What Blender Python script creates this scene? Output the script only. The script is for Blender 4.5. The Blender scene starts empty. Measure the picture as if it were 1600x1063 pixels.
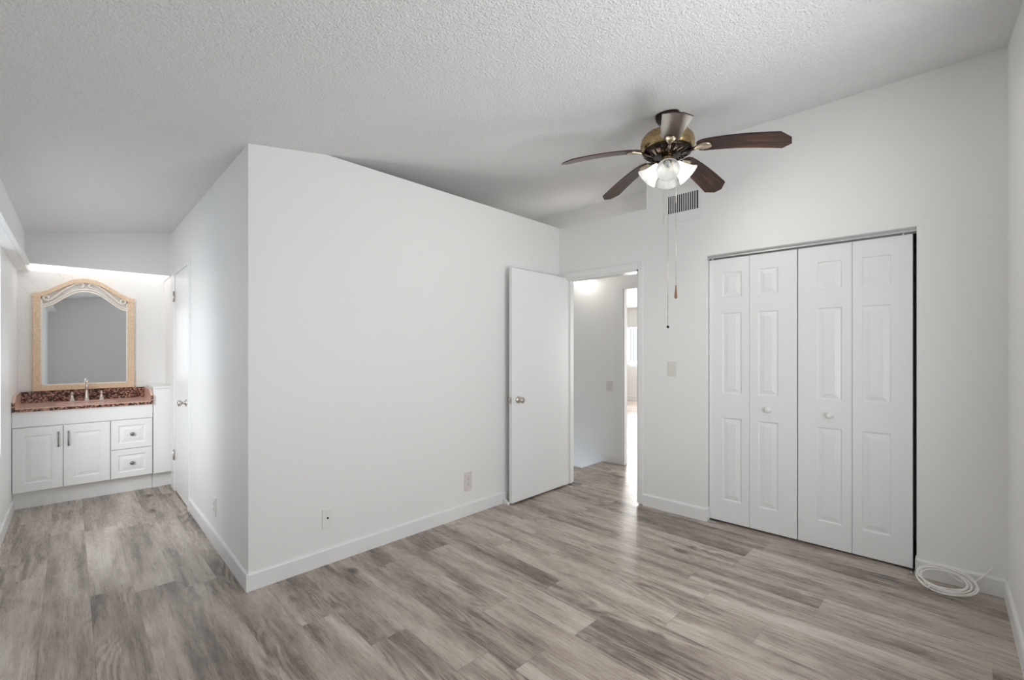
import bpy, bmesh, math, random
from mathutils import Matrix, Vector
C = bpy.context.collection
S = bpy.context.scene
PI = math.pi
R = math.radians

# ------------------------------------------------------------------ camera, sky, lights, exposure
YAW = R(43.7)                       # the view direction, measured from the +X axis (along the long white wall)
cam_d = bpy.data.cameras.new('camera'); cam = bpy.data.objects.new('camera', cam_d); C.objects.link(cam)
cam_d.sensor_width = 36.0; cam_d.lens = 706.0 / 1600.0 * 36.0
cam_d.shift_y = 16.0 / 1600.0
cam_d.clip_start = 0.02
cam.location = (0, 0, 1.33)
cam.rotation_euler = (R(90), 0, YAW - R(90))
S.camera = cam

S.view_settings.view_transform = 'Standard'; S.view_settings.look = 'None'
S.view_settings.gamma = 1.0; S.view_settings.use_curve_mapping = False
S.view_settings.exposure = 0.13

w = bpy.data.worlds.new('sky'); S.world = w; w.use_nodes = True
bg = w.node_tree.nodes['Background']
bg.inputs['Color'].default_value = (0.78, 0.88, 1.0, 1); bg.inputs['Strength'].default_value = 0.8

def area(name, loc, rot, sx, sy, energy, color=(1, 1, 1)):
    l = bpy.data.lights.new(name, 'AREA'); l.shape = 'RECTANGLE'; l.size = sx; l.size_y = sy
    l.energy = energy; l.color = color
    o = bpy.data.objects.new(name, l); C.objects.link(o); o.location = loc; o.rotation_euler = rot
    return o
# daylight through the left and far windows, plus an added front window and fills
S.cycles.diffuse_bounces = 8; S.cycles.max_bounces = 14
area('daylight_added_window', (1.75, -0.40, 1.30), (R(90), 0, 0), 1.78, 1.48, 13.5, (0.95, 0.975, 1.0))  # unseen front window, put in to light the long wall
area('upward_fill_front', (1.75, -0.76, 1.05), (R(135), 0, 0), 1.78, 1.0, 25, (0.98, 0.985, 0.98))  # added fill tilted up to lift the ceiling
area('daylight_left_window', (-0.30, 3.93, 1.32), (R(90), 0, R(-92.3)), 1.5, 1.4, 0.7, (0.80, 0.90, 1.0))
area('upward_fill_left', (-0.713, 4.125, 1.05), (R(135), 0, R(-92.3)), 1.6, 0.9, 1.4, (1.0, 0.985, 0.96))  # added fill, tilted up for the alcove ceiling
area('vanity_fill_left', (-0.805, 3.478, 1.45), (R(72), 0, R(-92.3 + 54)), 1.0, 1.4, 14, (0.97, 0.985, 1.0)).data.spread = R(110)  # added fill aimed at the vanity front
area('daylight_far_window', (10.98, 5.4, 1.40), (R(90), 0, R(90)), 1.9, 0.85, 290, (1.0, 0.99, 0.97))
area('far_room_side_fill', (8.2, -0.44, 1.3), (R(90), 0, 0), 3.0, 1.9, 105, (1.0, 0.99, 0.97))  # added source on an unseen side, brightens the far room

# ------------------------------------------------------------------ node helpers
class NT:
    def __init__(s, name):
        s.m = bpy.data.materials.new(name); s.m.use_nodes = True
        s.t = s.m.node_tree; s.b = s.t.nodes['Principled BSDF']
    def n(s, typ, **kw):
        x = s.t.nodes.new(typ)
        for k, v in kw.items(): setattr(x, k, v)
        return x
    def l(s, a, b): s.t.links.new(a, b)
    def put(s, sock, v):
        if isinstance(v, (int, float, tuple)): sock.default_value = v
        else: s.l(v, sock)
    def math(s, op, a, b=None, c=None):
        x = s.n('ShaderNodeMath', operation=op)
        s.put(x.inputs[0], a)
        if b is not None: s.put(x.inputs[1], b)
        if c is not None: s.put(x.inputs[2], c)
        return x.outputs[0]
    def vec(s, x, y, z=0.0):
        v = s.n('ShaderNodeCombineXYZ')
        for i, q in enumerate((x, y, z)): s.put(v.inputs[i], q)
        return v.outputs[0]
    def noise(s, v, scale=1.0, detail=2.0, rough=0.5, dist=0.0):
        x = s.n('ShaderNodeTexNoise'); s.l(v, x.inputs['Vector'])
        x.inputs['Scale'].default_value = scale; x.inputs['Detail'].default_value = detail
        x.inputs['Roughness'].default_value = rough; x.inputs['Distortion'].default_value = dist
        return x.outputs['Fac']
    def ramp(s, f, stops):
        x = s.n('ShaderNodeValToRGB'); s.l(f, x.inputs[0]); e = x.color_ramp.elements
        while len(e) < len(stops): e.new(0.5)
        for i, (p, c) in enumerate(stops): e[i].position = p; e[i].color = (*c, 1)
        return x.outputs[0]
    def obj(s): return s.n('ShaderNodeTexCoord').outputs['Object']
    def bump(s, h, strength, dist):
        x = s.n('ShaderNodeBump'); s.l(h, x.inputs['Height'])
        x.inputs['Strength'].default_value = strength; x.inputs['Distance'].default_value = dist
        s.l(x.outputs[0], s.b.inputs['Normal'])
    def set(s, **kw):
        for k, v in kw.items(): s.put(s.b.inputs[k.replace('_', ' ')], v if not (isinstance(v, tuple) and len(v) == 3) else (*v, 1))
        return s.m

def paint(name, col, rough=0.5, bscale=140, bdist=0.0006, bstr=0.35, spec=0.4):
    q = NT(name); q.bump(q.noise(q.obj(), bscale, 3, 0.55), bstr, bdist)
    return q.set(Base_Color=col, Roughness=rough, Specular_IOR_Level=spec)

def metal(name, col, rough):
    q = NT(name)
    f = q.noise(q.obj(), 60, 2)
    q.set(Base_Color=col, Metallic=1.0)
    q.l(q.math('ADD', q.math('MULTIPLY', f, 0.12), rough - 0.06), q.b.inputs['Roughness'])
    return q.m

M = {}
M['wall'] = paint('white_wall_paint', (0.87, 0.87, 0.860), 0.48)
M['wall_shaded'] = paint('wall_paint_soffit_shade', (0.78, 0.78, 0.77), 0.5)  # same wall paint, greyed to carry the soffit's shade
M['trim'] = paint('white_trim_gloss', (0.85, 0.855, 0.85), 0.32, 60, 0.0003, 0.2, 0.5)
M['door'] = paint('white_door_paint', (0.88, 0.885, 0.885), 0.35, 90, 0.0003, 0.25, 0.5)
M['cab'] = paint('white_cabinet_lacquer', (0.87, 0.875, 0.865), 0.35, 70, 0.0002, 0.2, 0.5)
M['plastic'] = paint('white_plastic', (0.84, 0.84, 0.82), 0.35, 200, 0.0001, 0.1, 0.5)
M['plasticpink'] = paint('pinkish_almond_plastic', (0.74, 0.69, 0.67), 0.35, 200, 0.0001, 0.1, 0.5)
M['almond'] = paint('almond_plastic', (0.76, 0.75, 0.70), 0.35, 200, 0.0001, 0.1, 0.5)
M['dark'] = paint('dark_void', (0.02, 0.02, 0.02), 0.8)
M['darkgrey'] = paint('dark_duct', (0.05, 0.05, 0.052), 0.6)
M['nickel'] = metal('brushed_nickel', (0.62, 0.58, 0.52), 0.28)
M['chrome'] = metal('satin_steel', (0.60, 0.60, 0.60), 0.25)
M['pewter'] = metal('dark_pewter', (0.30, 0.29, 0.28), 0.35)
M['track'] = metal('grey_track_metal', (0.62, 0.62, 0.62), 0.45)
M['brass'] = metal('antique_brass', (0.42, 0.31, 0.16), 0.27)
M['palebrass'] = metal('pale_polished_brass', (0.62, 0.53, 0.40), 0.3)
M['bronze'] = metal('dark_bronze', (0.045, 0.033, 0.027), 0.25)
M['cable'] = paint('white_cable_jacket', (0.88, 0.86, 0.83), 0.4, 200, 0.0001, 0.1)

def popcorn():
    q = NT('popcorn_ceiling'); o = q.obj()
    v = q.n('ShaderNodeTexVoronoi', feature='SMOOTH_F1'); v.inputs['Scale'].default_value = 80
    d = q.noise(o, 30, 3)
    mx = q.n('ShaderNodeMixRGB'); mx.inputs[0].default_value = 0.06
    q.l(o, mx.inputs[1]); 
    nz = q.n('ShaderNodeTexNoise'); nz.inputs['Scale'].default_value = 35; q.l(o, nz.inputs['Vector'])
    q.l(nz.outputs['Color'], mx.inputs[2]); q.l(mx.outputs[0], v.inputs['Vector'])
    f2 = q.noise(o, 120, 3, 0.6)
    h = q.math('ADD', q.math('MULTIPLY', v.outputs['Distance'], -0.55), q.math('MULTIPLY', f2, 1.25))
    q.bump(h, 1.0, 0.009)
    return q.set(Base_Color=(0.89, 0.89, 0.89), Roughness=0.85, Specular_IOR_Level=0.2)
M['ceil'] = popcorn()

def knockdown():
    q = NT('knockdown_plaster'); o = q.obj()
    f = q.noise(o, 16, 4, 0.55, 0.6)
    st = q.n('ShaderNodeMapRange', interpolation_type='SMOOTHSTEP'); q.l(f, st.inputs[0])
    st.inputs[1].default_value = 0.47; st.inputs[2].default_value = 0.57
    q.bump(st.outputs[0], 0.5, 0.003)
    return q.set(Base_Color=(0.86, 0.86, 0.85), Roughness=0.5)
M['knock'] = knockdown()

def planks():
    q = NT('grey_oak_vinyl_planks')
    mp = q.n('ShaderNodeMapping'); mp.inputs['Rotation'].default_value = (0, 0, R(1.9)); q.l(q.obj(), mp.inputs['Vector'])
    sp = q.n('ShaderNodeSeparateXYZ'); q.l(mp.outputs[0], sp.inputs[0])
    x = q.math('ADD', sp.outputs[0], 20.035); y = q.math('ADD', sp.outputs[1], 20.0)
    W, L = 0.178, 1.22
    xr = q.math('DIVIDE', x, W); row = q.math('FLOOR', xr); fx = q.math('FRACT', xr)
    wn = q.n('ShaderNodeTexWhiteNoise', noise_dimensions='1D'); q.l(row, wn.inputs['W'])
    yr = q.math('ADD', q.math('DIVIDE', y, L), q.math('MULTIPLY', wn.outputs['Value'], 7.0))
    colm = q.math('FLOOR', yr); fy = q.math('FRACT', yr)
    w2 = q.n('ShaderNodeTexWhiteNoise', noise_dimensions='2D'); q.l(q.vec(row, colm), w2.inputs['Vector'])
    rnd = w2.outputs['Value']
    sc = q.n('ShaderNodeSeparateColor'); q.l(w2.outputs['Color'], sc.inputs[0])
    r1, r2, r3 = sc.outputs
    ox = q.math('ADD', x, q.math('MULTIPLY', r1, 37.0)); oy = q.math('ADD', y, q.math('MULTIPLY', r2, 91.0))
    oz = q.math('MULTIPLY', r3, 13.0)
    def stretch(a, b): return q.vec(q.math('MULTIPLY', ox, a), q.math('MULTIPLY', oy, b), oz)
    broad = q.noise(stretch(9, 1.0), 1, 6, 0.55, 0.5)             # long streaks along the plank
    mottle = q.noise(stretch(9, 4.0), 1, 5, 0.6, 1.0)            # cloudy cross patches
    fine = q.noise(stretch(170, 12), 1, 4, 0.7)                  # pores
    med = q.noise(stretch(46, 2.2), 1, 5, 0.65, 0.5)
    ringf = q.noise(stretch(5.5, 0.9), 1, 1.5, 0.4, 0.2)
    rings = q.math('SINE', q.math('MULTIPLY', ringf, 130.0))
    ringmask = q.n('ShaderNodeMapRange', interpolation_type='SMOOTHSTEP'); q.l(q.noise(stretch(5, 1.4), 1, 1), ringmask.inputs[0])
    ringmask.inputs[1].default_value = 0.50; ringmask.inputs[2].default_value = 0.68
    rings = q.math('MULTIPLY', rings, ringmask.outputs[0])
    vo = q.n('ShaderNodeTexVoronoi'); q.l(stretch(5.2, 2.3), vo.inputs['Vector']); vo.inputs['Scale'].default_value = 1.0
    kn = q.math('MINIMUM', 1.0, q.math('MAXIMUM', 0.0, q.math('MULTIPLY', q.math('SUBTRACT', 0.17, q.math('ADD', vo.outputs['Distance'], q.math('MULTIPLY', q.math('SUBTRACT', mottle, 0.5), 0.25))), 9.0)))
    vs = q.n('ShaderNodeSeparateColor'); q.l(vo.outputs['Color'], vs.inputs[0])
    knot = q.math('MULTIPLY', kn, q.math('GREATER_THAN', vs.outputs[0], 0.66))
    t = q.math('MULTIPLY', q.math('SUBTRACT', rnd, 0.5), 0.20)
    t = q.math('ADD', t, q.math('MULTIPLY', q.math('SUBTRACT', broad, 0.5), 1.15))
    t = q.math('ADD', t, q.math('MULTIPLY', q.math('SUBTRACT', mottle, 0.5), 0.34))
    t = q.math('ADD', t, q.math('MULTIPLY', q.math('SUBTRACT', med, 0.5), 0.55))
    t = q.math('ADD', t, q.math('MULTIPLY', q.math('SUBTRACT', fine, 0.5), 0.34))
    t = q.math('ADD', t, q.math('MULTIPLY', rings, 0.10))
    t = q.math('SUBTRACT', t, q.math('MULTIPLY', knot, 0.42))
    t = q.math('ADD', q.math('MULTIPLY', t, 1.30), 0.56)
    col = q.ramp(t, [(0.0, (0.070, 0.053, 0.043)), (0.30, (0.185, 0.146, 0.121)), (0.52, (0.350, 0.288, 0.245)), (0.74, (0.500, 0.430, 0.375)), (1.0, (0.64, 0.57, 0.51))])
    ex = q.math('MULTIPLY', q.math('MINIMUM', fx, q.math('SUBTRACT', 1.0, fx)), W)
    ey = q.math('MULTIPLY', q.math('MINIMUM', fy, q.math('SUBTRACT', 1.0, fy)), L)
    e = q.math('MINIMUM', ex, ey)
    seam = q.n('ShaderNodeMapRange'); q.l(e, seam.inputs[0]); seam.inputs[1].default_value = 0.0003; seam.inputs[2].default_value = 0.0016
    seam.inputs[3].default_value = 0.55; seam.inputs[4].default_value = 1.0
    mul = q.n('ShaderNodeMixRGB', blend_type='MULTIPLY'); mul.inputs[0].default_value = 1.0
    q.l(col, mul.inputs[1]); q.l(seam.outputs[0], mul.inputs[2])
    q.l(mul.outputs[0], q.b.inputs['Base Color'])
    q.l(q.math('ADD', 0.21, q.math('MULTIPLY', fine, 0.14)), q.b.inputs['Roughness'])
    q.bump(q.math('ADD', q.math('MULTIPLY', fine, 0.5), q.math('MULTIPLY', seam.outputs[0], 1.0)), 0.25, 0.0012)
    return q.set(Specular_IOR_Level=0.62)
M['floor'] = planks()

def blade_wood():
    q = NT('dark_walnut_blade'); sp = q.n('ShaderNodeSeparateXYZ'); q.l(q.obj(), sp.inputs[0])
    f = q.noise(q.vec(q.math('MULTIPLY', sp.outputs[0], 3.0), q.math('MULTIPLY', sp.outputs[1], 55.0), 0.0), 1, 4, 0.6, 0.6)
    q.l(q.ramp(f, [(0.25, (0.010, 0.004, 0.003)), (0.5, (0.035, 0.012, 0.007)), (0.75, (0.14, 0.055, 0.022))]), q.b.inputs['Base Color'])
    return q.set(Roughness=0.28, Specular_IOR_Level=0.38)
M['blade'] = blade_wood()

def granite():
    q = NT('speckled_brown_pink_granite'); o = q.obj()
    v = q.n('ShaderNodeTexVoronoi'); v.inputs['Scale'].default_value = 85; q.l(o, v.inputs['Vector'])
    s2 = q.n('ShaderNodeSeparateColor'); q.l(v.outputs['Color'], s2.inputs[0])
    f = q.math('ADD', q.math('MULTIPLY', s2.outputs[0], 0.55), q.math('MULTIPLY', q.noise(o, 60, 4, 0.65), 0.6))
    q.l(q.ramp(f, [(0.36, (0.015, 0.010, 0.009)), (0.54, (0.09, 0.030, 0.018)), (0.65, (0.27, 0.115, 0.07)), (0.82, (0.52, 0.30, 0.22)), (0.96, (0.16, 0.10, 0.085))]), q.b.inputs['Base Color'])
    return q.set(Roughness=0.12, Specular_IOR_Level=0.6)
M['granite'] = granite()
q = NT('plain_pink_counter'); q.l(q.ramp(q.noise(q.obj(), 70, 4, 0.6), [(0.25, (0.62, 0.38, 0.30)), (0.6, (0.80, 0.56, 0.47))]), q.b.inputs['Base Color'])
M['pink'] = q.set(Roughness=0.2)  # plain pink for counter top, side splashes and basin rim

def weave(name, a, b):
    q = NT(name); sp = q.n('ShaderNodeSeparateXYZ'); q.l(q.obj(), sp.inputs[0])
    f = q.noise(q.vec(q.math('MULTIPLY', sp.outputs[0], 60.0), sp.outputs[1], q.math('MULTIPLY', sp.outputs[2], 120.0)), 1, 3, 0.6)
    q.l(q.ramp(f, [(0.3, a), (0.7, b)]), q.b.inputs['Base Color'])
    q.bump(f, 0.4, 0.001)
    return q.set(Roughness=0.5)
M['wicker'] = weave('tan_rattan_wrap', (0.66, 0.47, 0.31), (0.86, 0.68, 0.50))
M['whitewash'] = weave('whitewashed_wood', (0.82, 0.76, 0.68), (0.90, 0.86, 0.80))
q = NT('mirror_glass'); q.l(q.ramp(q.noise(q.obj(), 3, 2), [(0.0, (0.80, 0.83, 0.86)), (1.0, (0.84, 0.87, 0.89))]), q.b.inputs['Base Color'])
M['mirror'] = q.set(Metallic=1.0, Roughness=0.03)

def frosted():
    q = NT('frosted_white_glass')
    tr = q.n('ShaderNodeBsdfTranslucent'); tr.inputs[0].default_value = (0.92, 0.93, 0.92, 1)
    mx = q.n('ShaderNodeMixShader'); mx.inputs[0].default_value = 0.55
    q.set(Base_Color=(0.85, 0.86, 0.86), Roughness=0.25)
    tp = q.n('ShaderNodeBsdfTransparent'); m2 = q.n('ShaderNodeMixShader')
    q.l(q.math('MULTIPLY', q.noise(q.obj(), 30, 2), 0.45), m2.inputs[0])
    q.l(q.b.outputs[0], mx.inputs[1]); q.l(tr.outputs[0], mx.inputs[2])
    q.l(mx.outputs[0], m2.inputs[1]); q.l(tp.outputs[0], m2.inputs[2])
    q.l(m2.outputs[0], q.t.nodes['Material Output'].inputs['Surface'])
    return q.m
M['frost'] = frosted()

def glow(name, col, strength, base=(0.9, 0.9, 0.9)):
    q = NT(name)
    f = q.math('ADD', strength * 0.95, q.math('MULTIPLY', q.noise(q.obj(), 8, 1), strength * 0.1))
    q.l(f, q.b.inputs['Emission Strength'])
    return q.set(Base_Color=base, Emission_Color=col, Roughness=0.4)
M['bulb_on'] = glow('lit_bulb', (1.0, 0.97, 0.92), 16)
M['bulb_off'] = paint('unlit_spiral_bulb', (0.62, 0.63, 0.62), 0.3)
M['globe'] = glow('lit_opal_globe', (1.0, 0.96, 0.90), 4.0)
M['diffuser'] = glow('lit_acrylic_diffuser', (1.0, 0.99, 0.97), 0.85)
M['blind'] = glow('sunlit_vertical_blind', (1.0, 0.99, 0.97), 0.0, (0.86, 0.86, 0.85))

# ------------------------------------------------------------------ mesh helpers
class MB:
    def __init__(s): s.bm = bmesh.new()
    def _merge(s, b, mat=None):
        if mat is not None: bmesh.ops.transform(b, matrix=mat, verts=b.verts)
        me = bpy.data.meshes.new('tmp'); b.to_mesh(me); b.free(); s.bm.from_mesh(me); bpy.data.meshes.remove(me)
    def box(s, x0, x1, y0, y1, z0, z1, bev=0.0, seg=2, mat=None):
        b = bmesh.new()
        v = [b.verts.new((x, y, z)) for x in (x0, x1) for y in (y0, y1) for z in (z0, z1)]
        for f in ((0, 1, 3, 2), (4, 6, 7, 5), (0, 4, 5, 1), (2, 3, 7, 6), (0, 2, 6, 4), (1, 5, 7, 3)): b.faces.new([v[i] for i in f])
        if bev: bmesh.ops.bevel(b, geom=list(b.edges), offset=bev, segments=seg, affect='EDGES', profile=0.6)
        bmesh.ops.recalc_face_normals(b, faces=b.faces)
        s._merge(b, mat); return s
    def prism(s, poly, z0, z1, mat=None, bev=0.0):            # polygon in XY pushed along Z
        b = bmesh.new()
        lo = [b.verts.new((x, y, z0)) for x, y in poly]; hi = [b.verts.new((x, y, z1)) for x, y in poly]
        n = len(poly); b.faces.new(lo[::-1]); b.faces.new(hi)
        for i in range(n): b.faces.new((lo[i], lo[(i + 1) % n], hi[(i + 1) % n], hi[i]))
        if bev: bmesh.ops.bevel(b, geom=list(b.edges), offset=bev, segments=2, affect='EDGES')
        bmesh.ops.recalc_face_normals(b, faces=b.faces)
        s._merge(b, mat); return s
    def lathe(s, prof, n=32, mat=None):
        b = bmesh.new(); rings = []
        for r, z in prof:
            rings.append([b.verts.new((max(r, 0) * math.cos(2 * PI * k / n), max(r, 0) * math.sin(2 * PI * k / n), z)) for k in range(n)] if r > 1e-6 else [b.verts.new((0, 0, z))])
        for a, c in zip(rings, rings[1:]):
            for k in range(n):
                k2 = (k + 1) % n
                if len(a) == 1 and len(c) == 1: continue
                if len(a) == 1: f = b.faces.new((a[0], c[k], c[k2]))
                elif len(c) == 1: f = b.faces.new((a[k], c[0], a[k2]))
                else: f = b.faces.new((a[k], c[k], c[k2], a[k2]))
                f.smooth = True
        bmesh.ops.recalc_face_normals(b, faces=b.faces)
        s._merge(b, mat); return s
    def tube(s, pts, r, n=10, closed=False, mat=None):
        b = bmesh.new(); P = [Vector(p) for p in pts]; m = len(P); rings = []; up = None
        rr = r if isinstance(r, (list, tuple)) else [r] * m
        for i in range(m):
            t = (P[(i + 1) % m] - P[i - 1]) if closed else (P[min(i + 1, m - 1)] - P[max(i - 1, 0)])
            t.normalize()
            if up is None: up = Vector((0, 0, 1)) if abs(t.z) < 0.9 else Vector((1, 0, 0))
            a = (up - t * up.dot(t)).normalized(); up = a; c = t.cross(a)
            rings.append([b.verts.new(P[i] + (a * math.cos(2 * PI * k / n) + c * math.sin(2 * PI * k / n)) * rr[i]) for k in range(n)])
        for i in range(m if closed else m - 1):
            A, B = rings[i], rings[(i + 1) % m]
            for k in range(n):
                f = b.faces.new((A[k], A[(k + 1) % n], B[(k + 1) % n], B[k])); f.smooth = True
        if not closed: b.faces.new(rings[0][::-1]); b.faces.new(rings[-1])
        bmesh.ops.recalc_face_normals(b, faces=b.faces)
        s._merge(b, mat); return s
    def loft(s, rings, cap=True, smooth=True):
        b = bmesh.new(); V = [[b.verts.new(p) for p in r] for r in rings]; n = len(rings[0])
        for A, B in zip(V, V[1:]):
            for k in range(n):
                f = b.faces.new((A[k], A[(k + 1) % n], B[(k + 1) % n], B[k])); f.smooth = smooth
        if cap: b.faces.new(V[0][::-1]); b.faces.new(V[-1])
        bmesh.ops.recalc_face_normals(b, faces=b.faces)
        s._merge(b); return s
    def build(s, name, mat, parent=None, loc=None, rot=None):
        me = bpy.data.meshes.new(name); s.bm.to_mesh(me); s.bm.free(); me.materials.append(M[mat])
        o = bpy.data.objects.new(name, me); C.objects.link(o)
        if parent: o.parent = parent
        if loc: o.location = loc
        if rot: o.rotation_euler = rot
        return o

def tag(o, label, cat, group=None):
    o['label'] = label; o['category'] = cat
    if group: o['group'] = group
    return o
def thing(name, label, cat, loc=(0, 0, 0), rotz=0.0, group=None):
    o = bpy.data.objects.new(name, None); C.objects.link(o); o.location = loc; o.rotation_euler = (0, 0, rotz)
    o.empty_display_size = 0.1
    return tag(o, label, cat, group)
def struct(name, mb, mat, loc=None, rot=None):
    o = mb.build(name, mat, None, loc, rot); o['kind'] = 'structure'; return o
def align(p, d):                                             # matrix taking +Z to direction d at point p
    return Matrix.Translation(Vector(p)) @ Vector((0, 0, 1)).rotation_difference(Vector(d).normalized()).to_matrix().to_4x4()

# the vanity alcove is turned 2.3 degrees from the bedroom: its own frame starts at the free corner
LO = (0.784, 2.764, 0.0); LR = (0, 0, R(-2.3))
def fromL(x, y): return (LO[0] + x * math.cos(R(2.3)) + y * math.sin(R(2.3)), LO[1] - x * math.sin(R(2.3)) + y * math.cos(R(2.3)))
def cz(x): return 2.3332 + 0.1735 * x                        # underside of the sloped ceiling

XA0, YA, XB = 0.7975, 2.777, 3.584
# ------------------------------------------------------------------ setting: shell
struct('floor', MB().prism([(-0.8, -0.7), (11.2, -0.7), (11.2, 8.2), (4.70, 8.2), (4.70, 2.959), (4.255, 2.959), (4.245, 3.10), (3.9, 3.10), (3.9, 6.1), (-0.8, 6.1)], -0.12, 0.0), 'floor')

b = MB(); ys = (-0.45, 6.2)
pr = [(-0.9, cz(-0.9)), (3.70, cz(3.70)), (4.84, 3.135)]
b.loft([[(x, ys[0], z) for x, z in pr] + [(4.84, ys[0], 3.45), (-0.9, ys[0], 3.45)], [(x, ys[1], z) for x, z in pr] + [(4.84, ys[1], 3.45), (-0.9, ys[1], 3.45)]], smooth=False)
struct('ceiling', b, 'ceil')

b = MB()                                                     # long white wall, stops short of the rising ceiling
b.box(XA0, 3.70, YA, 2.89, 0, 2.548)
struct('wall_center', b, 'wall')

b = MB()                                                     # wall with hall doorway and closet opening
YD0, YD1, ZD = 1.908, 2.70, 2.03
YC0, YC1, ZC = 0.116, 1.339, 2.065
b.box(XB, 3.70, -0.36, YC0, 0, 3.2)
b.box(XB, 3.70, YC1, 1.837, 0, 3.2)
b.box(XB, 3.70, YC0, YC1, ZC, 3.2)
b.box(XB, 3.70, 1.837, YD0, 0, 2.54)
b.box(XB, 3.70, YD0, YD1, ZD, 2.54)
b.box(XB, 3.70, YD1, YA, 0, 2.54)
struct('wall_right', b, 'wall')

b = MB()                                                     # wall behind the camera side, with an added daylight window
yf0, yf1 = -0.38, -0.247
b.box(-0.7, 0.85, yf0, yf1, 0, 3.2); b.box(2.65, 3.70, yf0, yf1, 0, 3.2)
b.box(0.85, 2.65, yf0, yf1, 0, 0.55); b.box(0.85, 2.65, yf0, yf1, 2.05, 3.2)
struct('wall_front', b, 'wall')
b = MB()
for x in (0.85, 1.73, 2.61): b.box(x, x + 0.04, -0.34, -0.28, 0.55, 2.05, 0.004)
b.box(0.85, 2.65, -0.34, -0.28, 0.55, 0.59, 0.004); b.box(0.85, 2.65, -0.34, -0.28, 2.01, 2.05, 0.004)
struct('added_window_1', b, 'trim')  # frame of the added window, out of view

b = MB()                                                     # left wall (alcove frame): lower face set back, window towards the bedroom
b.box(-1.19, -1.05, -3.20, 0.40, 0, 2.05); b.box(-1.19, -1.05, 1.95, 3.40, 0, 2.05)
b.box(-1.19, -1.05, 0.40, 1.95, 0, 0.60)
b.box(-1.19, -0.98, -3.20, 3.40, 2.05, 2.60)
struct('wall_left', b, 'wall', LO, LR)
b = MB()
for y in (0.40, 1.15, 1.91): b.box(-1.15, -1.09, y, y + 0.04, 0.60, 2.05, 0.004)
b.box(-1.15, -1.09, 0.40, 1.95, 0.60, 0.64, 0.004); b.box(-1.15, -1.09, 0.40, 1.95, 2.01, 2.05, 0.004)
struct('window_2', b, 'trim', LO, LR)
struct('trim_1', MB().box(-0.98, -0.952, -3.0, 2.80, 2.05, 2.088, 0.004), 'trim', LO, LR)   # ledge strip along the left soffit

DY0, DY1, DZ = 1.805, 2.49, 2.045                            # narrow door in the alcove wall
b = MB()
b.box(0.013, 0.113, 0.013, DY0, 0, 2.62); b.box(0.013, 0.113, DY1, 3.40, 0, 2.62); b.box(0.013, 0.113, DY0, DY1, DZ, 2.62)
struct('wall_alcove', b, 'wall', LO, LR)
struct('wall_back', MB().box(-1.19, 0.113, 3.25, 3.38, 0, 2.62), 'knock', LO, LR)
struct('wall_soffit', MB().box(-0.98, 0.013, 2.80, 3.25, 2.068, 2.62), 'wall_shaded', LO, LR)

# baseboards
def bboard(mb, x0, y0, x1, y1, nx, ny, hgt=0.10, th=0.013):
    d = Vector((x1 - x0, y1 - y0, 0)); n = Vector((nx, ny, 0)).normalized()
    prof = [(0, 0), (th, 0), (th, hgt - 0.012), (th * 0.75, hgt - 0.004), (th * 0.4, hgt), (0, hgt)]
    mb.loft([[(x0 + n.x * o, y0 + n.y * o, z) for o, z in prof], [(x1 + n.x * o, y1 + n.y * o, z) for o, z in prof]], smooth=False)
    return mb
struct('baseboard_center', bboard(MB(), XA0 - 0.013, YA, XB, YA, 0, -1), 'trim')
struct('baseboard_alcove', bboard(MB(), 0.013, -0.0005, 0.013, 1.74, -1, 0), 'trim', LO, LR)
b = bboard(MB(), XB, YD0 - 0.042, XB, YC1, -1, 0); b.box(XB - 0.013, XB + 0.05, YC1 - 0.012, YC1 + 0.001, 0, 0.10, 0.002)
struct('baseboard_right', b, 'trim')
b = bboard(MB(), XB, YC0, XB, -0.247, -1, 0); b.box(XB - 0.013, XB + 0.05, YC0 - 0.001, YC0 + 0.006, 0, 0.10, 0.002)
struct('baseboard_corner', b, 'trim')
struct('baseboard_front', bboard(MB(), -0.5, -0.247, XB, -0.247, 0, 1), 'trim')
struct('baseboard_left', bboard(MB(), -1.05, -3.0, -1.05, 2.79, 1, 0), 'trim', LO, LR)

# door casings
b = MB()
b.box(XB - 0.014, XB, YD0 - 0.042, YD0, 0.012, ZD + 0.056, 0.003); b.box(XB - 0.014, XB, YD0, YA - 0.003, ZD, ZD + 0.056, 0.003)
b.box(XB - 0.014, XB, YD1 - 0.005, YD1 + 0.05, 0.012, ZD, 0.003)
b.box(XB, 3.70, YD1 - 0.018, YD1, 0.012, ZD); b.box(XB, 3.70, YD0, YD0 + 0.016, 0.012, ZD); b.box(XB, 3.70, YD0, YD1, ZD - 0.016, ZD)
b.box(3.63, 3.66, YD1 - 0.03, YD1 - 0.018, 0.012, ZD - 0.016)
struct('trim_2', b, 'trim')
b = MB()
b.box(-0.004, 0.013, DY0 - 0.065, DY0, 0.0, DZ + 0.05, 0.003); b.box(-0.004, 0.013, DY1, DY1 + 0.195, 0.0, DZ + 0.05, 0.003)
b.box(-0.004, 0.013, DY0, DY1, DZ, DZ + 0.05, 0.003)
struct('trim_3', b, 'trim', LO, LR)

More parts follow.
